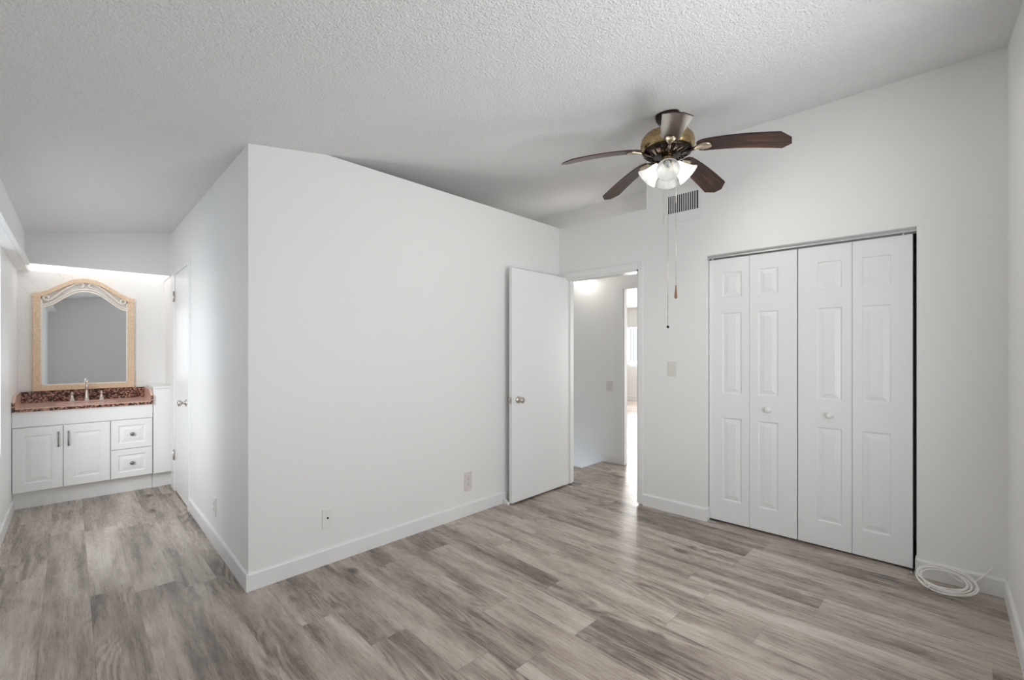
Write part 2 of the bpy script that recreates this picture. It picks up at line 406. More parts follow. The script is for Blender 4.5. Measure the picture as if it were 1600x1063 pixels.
# ---- behind the long wall and the hall
struct('ceiling_bath', MB().box(0.95, 3.62, 2.89, 5.9, 2.40, 2.46), 'wall')
b = MB(); b.box(3.62, 3.72, 2.89, 5.9, 0, 2.46)
struct('wall_stair', b, 'wall')
XH = 4.68
HY0, HY1, HZ = 1.75, 2.685, 2.036
b = MB(); b.box(XH, 4.74, HY1, 6.1, -2.6, 3.4); b.box(XH, 4.74, -0.4, HY0, 0, 3.4); b.box(XH, 4.74, HY0, HY1, HZ, 3.4)
struct('wall_hall', b, 'wall')
b = MB()
b.box(XH - 0.015, XH, HY1, HY1 + 0.115, 0, HZ + 0.07, 0.004); b.box(XH - 0.015, XH, HY0 - 0.09, HY0, 0, HZ + 0.07, 0.004)
b.box(XH - 0.015, XH, HY0, HY1, HZ, HZ + 0.07, 0.004)
b.box(XH, 4.74, HY1 - 0.012, HY1, 0, HZ)
struct('trim_4', b, 'trim')
struct('baseboard_hall', bboard(MB(), XH, HY1 + 0.115, XH, 3.05, -1, 0), 'trim')
b = MB()
b.box(4.225, 4.255, 2.955, 3.12, -0.02, 0.006, 0.003); b.box(3.9, 4.25, 3.095, 3.12, -0.02, 0.006, 0.003)
struct('trim_5', b, 'trim')
struct('wall_stairwell', MB().box(3.72, 4.80, 5.9, 6.1, -2.6, 3.4), 'wall')
struct('floor_stairwell', MB().box(3.7, 4.8, 2.9, 6.1, -2.7, -2.6), 'floor')
b = MB(); b.box(4.24, 4.30, -0.36, 1.40, 0, 3.2); b.box(3.70, 4.30, 1.345, 1.45, 0, 3.2); b.box(3.70, 4.24, -0.36, -0.30, 0, 3.2)
struct('wall_closet', b, 'wall')
b = MB(); b.box(-1.3, 0.113, 3.38, 3.5, 0, 2.7); b.box(0.113, 3.3, 3.1, 3.2, 0, 3.0)
struct('wall_outer', b, 'wall', LO, LR)

# ---- far room seen through the second doorway
struct('ceiling_far', MB().box(4.80, 11.2, -0.4, 8.2, 2.44, 2.55), 'wall')
XF = 10.87; FY0, FY1, FZ0, FZ1 = 4.3, 6.14, 1.0, 1.95
b = MB(); b.box(XF, 11.0, -0.4, FY0, 0, 2.44); b.box(XF, 11.0, FY1, 8.2, 0, 2.44); b.box(XF, 11.0, FY0, FY1, 0, FZ0); b.box(XF, 11.0, FY0, FY1, FZ1, 2.44)
struct('wall_far', b, 'wall')
b = MB(); b.box(4.80, 11.0, 7.9, 8.1, 0, 2.44); b.box(4.80, 6.6, -0.5, -0.4, 0, 2.55); b.box(9.8, 11.0, -0.5, -0.4, 0, 2.55); b.box(6.6, 9.8, -0.5, -0.4, 2.3, 2.55); b.box(6.6, 9.8, -0.5, -0.4, 0, 0.3)
struct('wall_side', b, 'wall')
struct('baseboard_far', bboard(MB(), XF, -0.3, XF, 7.9, -1, 0, 0.12), 'trim')
b = MB()
for y in (FY0, 5.2, FY1 - 0.04): b.box(10.92, 10.97, y, y + 0.04, FZ0, FZ1, 0.004)
b.box(10.92, 10.97, FY0, FY1, FZ0, FZ0 + 0.04, 0.004); b.box(10.92, 10.97, FY0, FY1, FZ1 - 0.04, FZ1, 0.004)
struct('window_3', b, 'trim')
t = thing('vertical_blinds', 'white vertical blinds over the bright far room window', 'blinds', (XF - 0.06, 5.22, 1.0))
b = MB(); b.box(-0.05, 0.05, -1.0, 0.95, 0.93, 1.09, 0.005); b.build('valance', 'trim', t)
k = 0; y = -0.96
sl = MB().box(-0.002, 0.002, -0.045, 0.045, 0.0, 0.93).build('slat', 'blind', t, (0.0, y, 0.01), (0, 0, R(-38)))
while y < 0.83:
    y += 0.088
    o = sl.copy(); C.objects.link(o); o.parent = t; o.location = (0.0, y, 0.01)

# ------------------------------------------------------------------ doors
def knob_mb(mb, p, d, rad=0.027, ln=0.062):
    m = align(p, d)
    mb.lathe([(0, 0), (rad * 1.15, 0), (rad * 1.15, 0.004), (rad * 0.9, 0.010), (rad * 0.42, 0.014), (rad * 0.40, ln * 0.45), (rad * 0.75, ln * 0.55), (rad, ln * 0.74), (rad * 0.92, ln * 0.93), (rad * 0.5, ln), (0, ln)], 28, m)
    return mb
root = thing('door_1', 'flat white hall door standing open against the long wall', 'door', (2.80, 2.675, 0.014)); root['kind'] = 'structure'
MB().box(0, 0.782, 0, 0.035, 0, 2.026, 0.002).build('door_slab', 'door', root)
k = knob_mb(MB(), (0.078, 0, 0.885), (0, -1, 0)).build('door_knob', 'nickel', root); k['label'] = 'satin nickel door knob'
k = knob_mb(MB(), (0.062, 0.035, 0.885), (0, 1, 0), 0.026, 0.056).build('door_knob', 'nickel', root); k['label'] = 'satin nickel knob on the wall side'
MB().box(-0.0025, 0.001, 0.006, 0.029, 0.855, 0.915, 0.0008).box(-0.010, 0, 0.011, 0.024, 0.877, 0.893, 0.002).build('latch_plate', 'nickel', root)
b = MB()
for z in (0.22, 1.02, 1.80): b.tube([(0.786, 0.030, z), (0.786, 0.030, z + 0.09)], 0.006)
b.build('hinge', 'door', root)

root = thing('door_2', 'narrow white flat door in the alcove wall beside the vanity', 'door', LO, LR[2]); root['kind'] = 'structure'
MB().box(0.003, 0.038, DY0 + 0.003, DY1 - 0.003, 0.012, DZ - 0.004, 0.002).build('door_slab', 'door', root)
k = knob_mb(MB(), (0.003, DY0 + 0.075, 0.885), (-1, 0, 0)).build('door_knob', 'nickel', root); k['label'] = 'satin nickel door knob'
for z in (0.30, 1.79):
    b = MB().box(-0.006, -0.003, DY1 - 0.004, DY1 + 0.026, z, z + 0.09, 0.001); b.tube([(-0.008, DY1 - 0.003, z - 0.005), (-0.008, DY1 - 0.003, z + 0.095)], 0.0065)
    b.build('hinge', 'nickel', root)

t = thing('door_stop', 'small white door stop wedge between baseboard and open hall door', 'door stop', (2.80, 2.70, 0))
MB().prism([(0, 0), (0.062, 0), (0.062, 0.012), (0.012, 0.040), (0, 0.040)], -0.014, 0.014, Matrix.Translation((-0.012, 0.062, 0)) @ Matrix.Rotation(R(-90), 4, 'Z') @ Matrix.Rotation(R(90), 4, 'X'), 0.002).build('wedge', 'plastic', t)

# ------------------------------------------------------------------ raised-panel fronts
def panel_front(wd, hg, th, x0, x1, zs, groove=0.0095, rim=0.006, slope=0.032, edge=0.002, field=0.0012):
    b = bmesh.new(); xs = [edge, x0, x1, wd - edge]; zz = [edge]
    for a, c in zs: zz += [a, c]
    zz.append(hg - edge)
    g = [[b.verts.new((x, 0, z)) for x in xs] for z in zz]
    pan = {1 + 2 * i for i in range(len(zs))}
    for j in range(len(zz) - 1):
        for i in range(3):
            q4 = [g[j][i], g[j][i + 1], g[j + 1][i + 1], g[j + 1][i]]
            if i == 1 and j in pan:
                prev = q4
                for ins, dp in ((0.003, 0.0015), (rim, groove), (rim + 0.006, groove), (rim + slope * 0.45, groove * 0.75), (rim + slope, field + 0.0012), (rim + slope + 0.002, field)):
                    A, B, Z0, Z1 = xs[1] + ins, xs[2] - ins, zz[j] + ins, zz[j + 1] - ins
                    cur = [b.verts.new(p) for p in ((A, dp, Z0), (B, dp, Z0), (B, dp, Z1), (A, dp, Z1))]
                    for k in range(4): b.faces.new((prev[k], prev[(k + 1) % 4], cur[(k + 1) % 4], cur[k]))
                    prev = cur
                b.faces.new(prev)
            else: b.faces.new(q4)
    # rim and sides, back
    nz = len(zz)
    loop = [g[0][i] for i in range(4)] + [g[j][3] for j in range(1, nz)] + [g[nz - 1][i] for i in (2, 1, 0)] + [g[j][0] for j in range(nz - 2, 0, -1)]
    def outset(v, y):
        x = 0 if v.co.x <= edge + 1e-6 else wd if v.co.x >= wd - edge - 1e-6 else v.co.x
        z = 0 if v.co.z <= edge + 1e-6 else hg if v.co.z >= hg - edge - 1e-6 else v.co.z
        return b.verts.new((x, y, z))
    l2 = [outset(v, edge) for v in loop]; l3 = [b.verts.new((v.co.x, th, v.co.z)) for v in l2]; n = len(loop)
    for A, B in ((loop, l2), (l2, l3)):
        for k in range(n): b.faces.new((A[k], A[(k + 1) % n], B[(k + 1) % n], B[k]))
    b.faces.new(l3)
    bmesh.ops.recalc_face_normals(b, faces=b.faces)
    mb = MB(); mb._merge(b); return mb

# bifold closet doors (local x runs to the right in the photograph, front faces -y)
ZP = [(0.165, 0.800), (0.985, 1.605), (1.725, 1.915)]; HP = 2.022; ZB = 0.012
def leaf(parent, x0, x1, a, c, kx=None):
    o = panel_front(x1 - x0, HP, 0.030, a, c, ZP).build('door_panel', 'door', parent, (x0, 0, 0))
    if kx is not None:
        k = knob_mb(MB(), (kx, 0.0006, 0.885), (0, -1, 0), 0.019, 0.036).build('knob', 'plastic', o)
    return o
XCL = 3.640
t = thing('bifold_closet_door', 'left pair of white six panel bifold closet doors, nearer the hall doorway', 'closet door', (XCL, 1.334, ZB), R(-90), 'bifold closet doors')
leaf(t, 0.0, 0.290, 0.100, 0.238); leaf(t, 0.292, 0.596, 0.058, 0.190, 0.125)
t = thing('bifold_closet_door', 'right pair of white six panel bifold closet doors, nearer the coiled cable', 'closet door', (XCL, 1.334, ZB), R(-90), 'bifold closet doors')
leaf(t, 0.602, 0.903, 0.112, 0.250, 0.182); leaf(t, 0.905, 1.199, 0.050, 0.195)
# pivots
t2 = thing('closet_door_track', 'grey metal track across the top of the closet opening', 'door track', (XCL, 1.339, 2.0345))
b = MB(); b.box(-0.022, 0.05, -1.223, 0, 0.022, 0.0305); b.box(-0.022, -0.019, -1.223, 0, 0.008, 0.024, 0.001); b.box(0.034, 0.037, -1.223, 0, 0.004, 0.024)
b.build('channel', 'track', t2)
for yy in (-0.03, -1.16): MB().tube([(0.004, yy, 0.0005), (0.004, yy, 0.0215)], 0.005).build('pivot_pin', 'plastic', t2)
bk = thing('pivot_bracket', 'small white floor bracket at the right foot of closet doors', 'bracket', (3.615, 0.128, 0))
MB().box(-0.03, 0.02, -0.018, 0.02, 0, 0.004, 0.001).box(-0.005, 0.002, -0.006, 0.0, 0, 0.012).build('plate', 'chrome', bk)
bk = thing('pivot_bracket', 'small metal floor bracket at the left foot of closet doors', 'bracket', (3.615, 1.300, 0))
MB().box(-0.035, 0.02, -0.03, 0.02, 0, 0.004, 0.001).box(-0.005, 0.002, 0.01, 0.016, 0, 0.012).build('plate', 'chrome', bk)

# ------------------------------------------------------------------ ceiling fan
FX, FY = 2.702, 1.245; FZ = cz(FX)
fan = thing('ceiling_fan', 'dark wood five blade ceiling fan with brass motor and four glass shades', 'ceiling fan', (FX, FY, FZ))
def rel(z): return z - FZ
nrm = Vector((0.1735, 0, -1)).normalized()
MB().lathe([(0.0, -0.008), (0.072, -0.008), (0.074, 0.010), (0.070, 0.032), (0.056, 0.056), (0.034, 0.074), (0.020, 0.080), (0, 0.080)], 36, align((0, 0, 0), nrm)).build('canopy', 'bronze', fan)
b = MB(); b.tube([(0, 0, -0.06), (0, 0, rel(2.69))], 0.0125, 16); b.lathe([(0.0, rel(2.715)), (0.026, rel(2.715)), (0.03, rel(2.70)), (0.034, rel(2.685)), (0, rel(2.685))], 24); b.build('downrod', 'bronze', fan)
MB().lathe([(0, rel(2.692)), (0.060, rel(2.691)), (0.105, rel(2.683)), (0.138, rel(2.667)), (0.155, rel(2.645)), (0.161, rel(2.620)), (0.160, rel(2.590)), (0.148, rel(2.575)), (0.145, rel(2.572)), (0.0, rel(2.572))], 48).build('motor_housing', 'brass', fan)
b = MB(); b.lathe([(0, rel(2.573)), (0.146, rel(2.573)), (0.150, rel(2.566)), (0.142, rel(2.556)), (0.118, rel(2.545)), (0.085, rel(2.535)), (0.0, rel(2.532))], 48)
for k in range(20):
    a = 2 * PI * k / 20; b.tube([((0.085) * math.cos(a), 0.085 * math.sin(a), rel(2.534)), (0.115 * math.cos(a + .12), 0.115 * math.sin(a + .12), rel(2.541)), (0.145 * math.cos(a + .22), 0.145 * math.sin(a + .22), rel(2.562))], 0.005, 8)
b.build('flywheel', 'bronze', fan)
# one blade (runs along local +x), then four copies
def blade_sec(r, w0, w1, th=0.006):
    z = 2.560 - 0.085 * ((r - 0.17) / 0.49) ** 1.6
    pt = R(12)
    out = []
    for yy, dz in ((w0, th / 2), (w1, th / 2), (w1, -th / 2), (w0, -th / 2)):
        out.append((r, yy * math.cos(pt), rel(z) - yy * math.sin(pt) + dz))
    return out
prof = [(0.175, 0.030), (0.185, 0.044), (0.21, 0.054), (0.26, 0.058), (0.32, 0.0615), (0.38, 0.0645), (0.44, 0.0675), (0.50, 0.070), (0.56, 0.0725), (0.60, 0.0742), (0.612, 0.0745), (0.660, 0.026)]
bl_mb = MB().loft([blade_sec(r, -hw, hw) for r, hw in prof], smooth=False)
A0 = 4.911
bl = bl_mb.build('blade', 'blade', fan, None, (0, 0, A0))
def br_sec(r, w, z, th):
    pt = R(12) * min(1, max(0, (r - 0.12) / 0.08))
    return [(r, yy * math.cos(pt), rel(z) - yy * math.sin(pt) + dz) for yy, dz in ((-w, th / 2), (w, th / 2), (w * 0.6, -th), (-w * 0.6, -th))]
def bzl(r): return 2.560 - 0.085 * (max(0, r - 0.17) / 0.49) ** 1.6 - 0.0068
arm = MB().loft([br_sec(0.085, 0.012, 2.536, 0.006), br_sec(0.12, 0.011, 2.540, 0.007), br_sec(0.150, 0.012, 2.548, 0.007), br_sec(0.170, 0.014, bzl(.17), 0.007)])
br = MB().loft([br_sec(0.158, 0.010, 2.550, 0.007), br_sec(0.18, 0.024, bzl(.18), 0.006), br_sec(0.21, 0.036, bzl(.21), 0.006), br_sec(0.230, 0.036, bzl(.230), 0.006), br_sec(0.248, 0.026, bzl(.248), 0.005), br_sec(0.255, 0.012, bzl(.255), 0.005)])
for sx, sy in ((0.205, 0.02), (0.205, -0.02), (0.25, 0)): br.lathe([(0, 0.0), (0.005, 0.0), (0.004, -0.003), (0, -0.004)], 12, Matrix.Translation((sx, sy, rel(bzl(sx)) - 0.004 - sy * 0.21)))
br = br.build('blade_plate', 'palebrass', bl); br['label'] = 'pale brass blade plate'; arm = arm.build('blade_arm', 'bronze', bl)
for i in range(1, 5):
    o = bl.copy(); C.objects.link(o); o.parent = fan; o.rotation_euler = (0, 0, A0 + i * 2 * PI / 5)
    for q_ in (br, arm): c = q_.copy(); C.objects.link(c); c.parent = o
MB().lathe([(0, rel(2.535)), (0.034, rel(2.535)), (0.036, rel(2.525)), (0.030, rel(2.515)), (0.034, rel(2.505)), (0.040, rel(2.490)), (0.040, rel(2.470)), (0.032, rel(2.455)), (0.016, rel(2.445)), (0.010, rel(2.432)), (0, rel(2.430))], 32).build('light_fitter', 'brass', fan)
toward = math.atan2(-FY, -FX)     # azimuth pointing back to the camera
lamps = [('right', toward + R(92), True), ('front', toward + R(2), False), ('left', toward - R(88), True), ('back', toward + R(182), False)]
for nm, az, lit in lamps:
    d = Vector((math.cos(az), math.sin(az), 0)); ax = (d * 0.70 + Vector((0, 0, -0.71))).normalized()
    p0 = d * 0.040 + Vector((0, 0, rel(2.492))); m = align(p0, ax)
    sh = MB()
    outer = [(0.0235, 0.008), (0.027, 0.016), (0.032, 0.034), (0.038, 0.056), (0.046, 0.078), (0.057, 0.100), (0.068, 0.114), (0.0705, 0.119)]
    inner = [(r - 0.0028, z) for r, z in outer[::-1]]
    sh.lathe(outer + [(0.0690, 0.1205)] + inner + [outer[0]], 36, m)
    sh = sh.build('lamp_shade', 'frost', fan)
    if lit: sh['label'] = 'lit frosted glass shade'
    else: sh['label'] = 'unlit frosted glass shade'
    MB().lathe([(0, -0.012), (0.014, -0.012), (0.016, 0.0), (0.027, 0.004), (0.0285, 0.016), (0.025, 0.017), (0.020, 0.014), (0, 0.014)], 28, m).tube([tuple(d * 0.02 + Vector((0, 0, rel(2.485)))), tuple(p0 + ax * -0.008)], 0.010).build('lamp_arm', 'brass', fan)
    if lit:
        MB().lathe([(0.0, 0.018), (0.012, 0.020), (0.014, 0.034), (0.024, 0.056), (0.027, 0.072), (0.022, 0.088), (0.010, 0.097), (0, 0.098)], 20, m).build('bulb', 'bulb_on', sh)
        l = bpy.data.lights.new('fan_bulb', 'SPOT'); l.energy = 6; l.spot_size = R(176); l.spot_blend = 0.8; l.color = (1.0, 0.96, 0.90); l.shadow_soft_size = 0.03
        lo = bpy.data.objects.new('fan_bulb', l); C.objects.link(lo); lo.parent = fan; lo.location = p0 + ax * 0.118; lo.rotation_euler = ax.to_track_quat('-Z', 'Y').to_euler()
    else:
        pts = []
        for i in range(60):
            a = i / 59 * 2 * PI * 3; rr = 0.017 - 0.006 * i / 59
            pts.append((rr * math.cos(a), rr * math.sin(a), 0.034 + 0.036 * i / 59))
        b = MB().tube(pts, 0.0045, 8, mat=m); b.lathe([(0, 0.014), (0.015, 0.016), (0.015, 0.03), (0, 0.032)], 20, m)
        b.build('bulb', 'bulb_off', sh)
rt = Vector((math.sin(YAW), -math.cos(YAW), 0))
def chain(off, z1, kind):
    b = MB(); p = rt * off
    b.tube([(p.x, p.y, rel(2.46)), (p.x, p.y, rel(z1))], 0.0013, 6)
    o = b.build('pull_chain', 'nickel', fan)
    if kind == 'ball':
        MB().lathe([(0, rel(z1) - 0.016), (0.006, rel(z1) - 0.013), (0.008, rel(z1) - 0.006), (0.006, rel(z1)), (0, rel(z1) + 0.002)], 14, Matrix.Translation((p.x, p.y, 0))).build('chain_end', 'bronze', o)['label'] = 'small dark ball pull'
    else:
        M['pullwood'] = weave('brown_pull_wood', (0.20, 0.10, 0.055), (0.32, 0.17, 0.09))
        MB().lathe([(0, rel(z1) - 0.084), (0.007, rel(z1) - 0.082), (0.0095, rel(z1) - 0.070), (0.007, rel(z1) - 0.045), (0.0042, rel(z1) - 0.02), (0.0045, rel(z1) - 0.002), (0, rel(z1))], 16, Matrix.Translation((p.x, p.y, 0))).build('chain_end', 'pullwood', o)['label'] = 'brown wooden chain pull'
chain(0.004, 1.482, 'ball'); chain(0.054, 1.735, 'wood')

# ------------------------------------------------------------------ wall vent, switches, outlets
t = thing('air_vent', 'white wall air vent with vertical slots above the closet', 'vent', (XB, 1.52, 2.36))
b = MB(); y0, y1 = -0.157, 0.157
for a in ((y0, y1, 0, 0.088), (y0, y1, 0.232, 0.284), (y0, -0.125, 0.088, 0.232), (0.125, y1, 0.088, 0.232)): b.box(-0.007, 0.0, a[0], a[1], a[2], a[3], 0.001)
b.build('frame', 'trim', t)
b = MB()
for k in range(13): yy = -0.125 + 0.25 * (k + 1) / 14; b.box(-0.006, 0.0, yy - 0.0030, yy + 0.0030, 0.088, 0.232)
b.build('slats', 'trim', t)
MB().box(-0.0018, -0.0002, -0.126, 0.126, 0.086, 0.234).build('backing', 'darkgrey', t)

def plate(name, label, cat, loc, rotz, ww, hh, kind, mat='plastic', group=None):
    t = thing(name, label, cat, loc, rotz, group)           # local: front faces -y
    MB().box(-ww / 2, ww / 2, -0.0065, 0, 0, hh, 0.002).build('cover_plate', mat, t)
    if kind == 'switch':
        MB().box(-0.017, 0.017, -0.0105, -0.004, hh / 2 - 0.033, hh / 2 + 0.033, 0.002).build('rocker', mat, t)
    elif kind == 'outlet':
        for dz in (-0.022, 0.022):
            o = MB().box(-0.017, 0.017, -0.0075, -0.004, hh / 2 + dz - 0.016, hh / 2 + dz + 0.016, 0.003).build('socket', mat, t)
            MB().box(-0.008, -0.006, -0.008, -0.0072, hh / 2 + dz - 0.004, hh / 2 + dz + 0.007).box(0.006, 0.008, -0.008, -0.0072, hh / 2 + dz - 0.004, hh / 2 + dz + 0.007).lathe([(0, 0), (0.0025, 0), (0.0025, 0.0008), (0, 0.0008)], 12, align((0, -0.0072, hh / 2 + dz - 0.009), (0, -1, 0))).build('slots', 'darkgrey', o)
    else:
        knob = MB().lathe([(0, 0), (0.0055, 0), (0.0055, 0.006), (0.003, 0.007), (0, 0.007)], 16, align((0, -0.0055, hh / 2 + 0.005), (0, -1, 0))).build('cable_jack', 'bronze', t)
    return t
plate('light_switch', 'almond rocker light switch on the wall between doorway and closet', 'light switch', (XB, 1.608, 1.119), R(-90), 0.072, 0.118, 'switch', 'almond')
plate('wall_outlet', 'pinkish almond outlet low on the long wall near the open door', 'outlet', (2.390, YA, 0.200), 0, 0.075, 0.145, 'outlet', 'plasticpink', 'wall plates')
plate('cable_plate', 'white wall plate with black cable jack low on the long wall', 'wall plate', (1.240, YA, 0.222), 0, 0.064, 0.120, 'jack', 'plastic', 'wall plates')
p_ = fromL(0.013, 0.835)
plate('wall_outlet', 'white outlet low on the alcove wall round the corner', 'outlet', (p_[0], p_[1], 0.205), R(-90) + LR[2], 0.072, 0.118, 'outlet', 'plastic', 'wall plates')
plate('light_switch', 'grey white switch on the hall wall beside the far doorway', 'light switch', (XH, 2.87, 0.845), R(-90), 0.08, 0.118, 'switch', 'plasticpink')

# ------------------------------------------------------------------ hall lamp and chime box
t = thing('globe_lamp', 'glowing round white globe lamp on the hall wall', 'lamp', (XH, 3.21, 2.25))
MB().lathe([(0, 0), (0.06, 0), (0.06, 0.015), (0.035, 0.03), (0, 0.03)], 28, align((0, 0, 0), (-1, 0, 0))).build('wall_mount', 'trim', t)
MB().lathe([(0, 0.135)] + [(0.135 * math.sin(a * PI / 20), 0.135 * math.cos(a * PI / 20)) for a in range(1, 20)] + [(0, -0.135)], 36, Matrix.Translation((-0.155, 0, 0.005))).build('globe', 'globe', t)
l = bpy.data.lights.new('hall_globe', 'POINT'); l.energy = 0.6; l.color = (1.0, 0.95, 0.88); l.shadow_soft_size = 0.13
lo = bpy.data.objects.new('hall_globe', l); C.objects.link(lo); lo.parent = t; lo.location = (-0.40, -0.1, -0.22)
l = bpy.data.lights.new('hall_ceiling_fill', 'POINT'); l.energy = 1.5; l.color = (1.0, 0.94, 0.87); l.shadow_soft_size = 0.13  # added light apart from the globe, brightens the hall ceiling
lo = bpy.data.objects.new('hall_ceiling_fill', l); C.objects.link(lo); lo.parent = t; lo.location = (-0.50, -0.25, 0.22)
t = thing('chime_box', 'small white box high on the hall wall right of the globe lamp', 'box', (XH, 3.04, 2.19))
MB().box(-0.06, 0, -0.05, 0.05, 0, 0.16, 0.004).build('case', 'plastic', t)

# ------------------------------------------------------------------ coiled cable by the corner
random.seed(4)
pts = []
cx, cy = 3.473, -0.003; turns = 5; n = 44
lean = math.atan2(0.085, 0.125)
for i in range(turns * n + 1):
    a = 2 * PI * i / n - PI * 0.5; tt = i / n
    jr = 0.98 + 0.15 * math.sin(tt * 2.3 + 0.4) + 0.04 * math.sin(a * 3 + tt)
    u = 0.110 * jr * math.sin(a) + 0.006 * math.sin(tt * 2.3); v = -0.072 * jr * math.cos(a) + 0.012 * math.sin(tt * 1.9)
    lift = 0.006 + 0.0055 * (tt % 3) + 0.003 * math.sin(a * 2 + tt)
    pts.append((cx + v * math.cos(lean) - lift * math.sin(lean) * 0.6, cy - u, 0.052 + v * math.sin(lean) + lift * 0.7))
zmin = min(p[2] for p in pts); pts = [(min(x, 3.566), y, z - zmin + 0.0036) for x, y, z in pts]
last = pts[-1]
ext = [(3.50, -0.075, 0.03), (3.535, -0.12, 0.05), (3.555, -0.16, 0.10), (3.565, -0.185, 0.14), (3.583, -0.195, 0.150)]
k = int(turns * n * 0.955); pts = pts[:k] + ext
sm = []
for i in range(len(pts)):
    a = [Vector(pts[min(max(j, 0), len(pts) - 1)]) for j in (i - 1, i, i + 1)]; sm.append(tuple((a[0] + a[1] * 2 + a[2]) / 4 if 0 < i < len(pts) - 1 else a[1]))
t = thing('coaxial_cable', 'coiled white cable lying against the baseboard in the right corner', 'cable', (0, 0, 0))
MB().tube(sm, 0.0040, 8).build('coil', 'cable', t)
tie = MB(); q0 = min(range(len(sm)), key=lambda i: (sm[i][0] * 1.0 - sm[i][1] * 0.35))
c0 = sm[q0]
tie.tube([(c0[0] + 0.018 * math.cos(a) + 0.010, c0[1] + 0.003 * math.sin(2 * a), max(0.004, c0[2] + 0.008 + 0.011 * math.sin(a))) for a in [2 * PI * i / 20 for i in range(20)]], 0.0036, 8, True)
tie.build('cable_tie', 'cable', t)

# ------------------------------------------------------------------ vanity (alcove frame)
def Lthing(name, label, cat, group=None): return thing(name, label, cat, LO, LR[2], group)
YV = 2.700                                                   # front of the doors
v = Lthing('vanity_cabinet', 'white vanity cabinet with two doors and two drawers under granite top', 'cabinet')
MB().box(-1.048, -0.140, YV + 0.021, 3.248, 0.148, 0.817).build('cabinet_body', 'cab', v)
MB().box(-1.048, -0.140, YV + 0.085, YV + 0.10, 0.0, 0.148).build('toe_kick', 'cab', v)
MB().box(-1.048, -0.143, YV, YV + 0.0205, 0.692, 0.818, 0.0015).build('apron_panel', 'cab', v)
def vdoor(x0, x1, z0, z1, nm, ins, insz):
    return panel_front(x1 - x0, z1 - z0, 0.020, ins, x1 - x0 - ins, [(insz, z1 - z0 - insz)], 0.009, 0.010, 0.030, 0.0025).build(nm, 'cab', v, (x0, YV, z0))
def pull(parent, x, z0):
    b = MB(); b.tube([(x, 0.002, z0), (x, -0.016, z0 + 0.006), (x, -0.024, z0 + 0.03), (x, -0.026, z0 + 0.062), (x, -0.024, z0 + 0.094), (x, -0.016, z0 + 0.118), (x, 0.002, z0 + 0.124)], [0.006, 0.006, 0.005, 0.0062, 0.005, 0.006, 0.006], 10)
    b.build('handle', 'pewter', parent)['label'] = 'dark pewter bar pull'
d1 = vdoor(-1.046, -0.7515, 0.152, 0.684, 'door', 0.062, 0.068); pull(d1, 0.267, 0.352)
d2 = vdoor(-0.7475, -0.4475, 0.152, 0.684, 'door', 0.062, 0.068); pull(d2, 0.030, 0.352)
for z0, z1 in ((0.152, 0.412), (0.418, 0.684)):
    dr = vdoor(-0.4415, -0.1455, z0, z1, 'drawer', 0.050, 0.050)
    MB().lathe([(0, 0), (0.008, 0), (0.006, 0.008), (0.007, 0.012), (0.016, 0.017), (0.017, 0.022), (0.011, 0.027), (0, 0.028)], 20, align((0.148, 0.001, (z1 - z0) / 2), (0, -1, 0))).build('knob', 'pewter', dr)['label'] = 'dark pewter knob'
s = Lthing('side_cabinet', 'plain white ledge cabinet at the right of the vanity by narrow door', 'cabinet')
MB().box(-0.137, 0.011, YV + 0.002, 3.248, 0.148, 0.962, 0.0015).build('cabinet_body', 'cab', s)
MB().box(-0.137, 0.011, YV + 0.085, YV + 0.10, 0.0, 0.148).build('toe_kick', 'cab', s)
MB().box(-0.139, 0.011, YV - 0.012, 3.248, 0.962, 0.980, 0.003).build('ledge_top', 'trim', s)

c = Lthing('vanity_counter', 'speckled brown and pink granite vanity top with backsplash', 'counter')
b = MB(); b.box(-1.0485, -0.1405, YV - 0.0225, 3.249, 0.819, 0.849, 0.002); o = b.build('countertop', 'pink', c); o['label'] = 'plain pink top'
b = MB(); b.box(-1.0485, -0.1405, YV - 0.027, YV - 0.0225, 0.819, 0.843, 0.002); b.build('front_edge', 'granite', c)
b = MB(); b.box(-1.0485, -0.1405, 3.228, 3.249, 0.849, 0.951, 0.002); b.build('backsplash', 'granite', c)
def sidesplash(x0, x1):
    poly = [(YV - 0.024, 0.849), (3.227, 0.849), (3.227, 0.951), (YV + 0.10, 0.951), (YV + 0.03, 0.925), (YV - 0.024, 0.900)]
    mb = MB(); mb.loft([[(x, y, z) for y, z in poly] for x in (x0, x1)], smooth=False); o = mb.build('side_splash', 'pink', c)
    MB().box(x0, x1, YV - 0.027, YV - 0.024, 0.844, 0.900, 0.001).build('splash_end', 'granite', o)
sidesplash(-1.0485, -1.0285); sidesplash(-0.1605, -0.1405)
b = MB()                                                    # oval basin rim let into the stone
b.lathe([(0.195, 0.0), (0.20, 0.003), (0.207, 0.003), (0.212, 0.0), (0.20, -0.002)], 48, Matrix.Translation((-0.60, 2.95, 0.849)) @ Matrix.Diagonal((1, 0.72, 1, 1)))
b.build('basin_rim', 'pink', c)

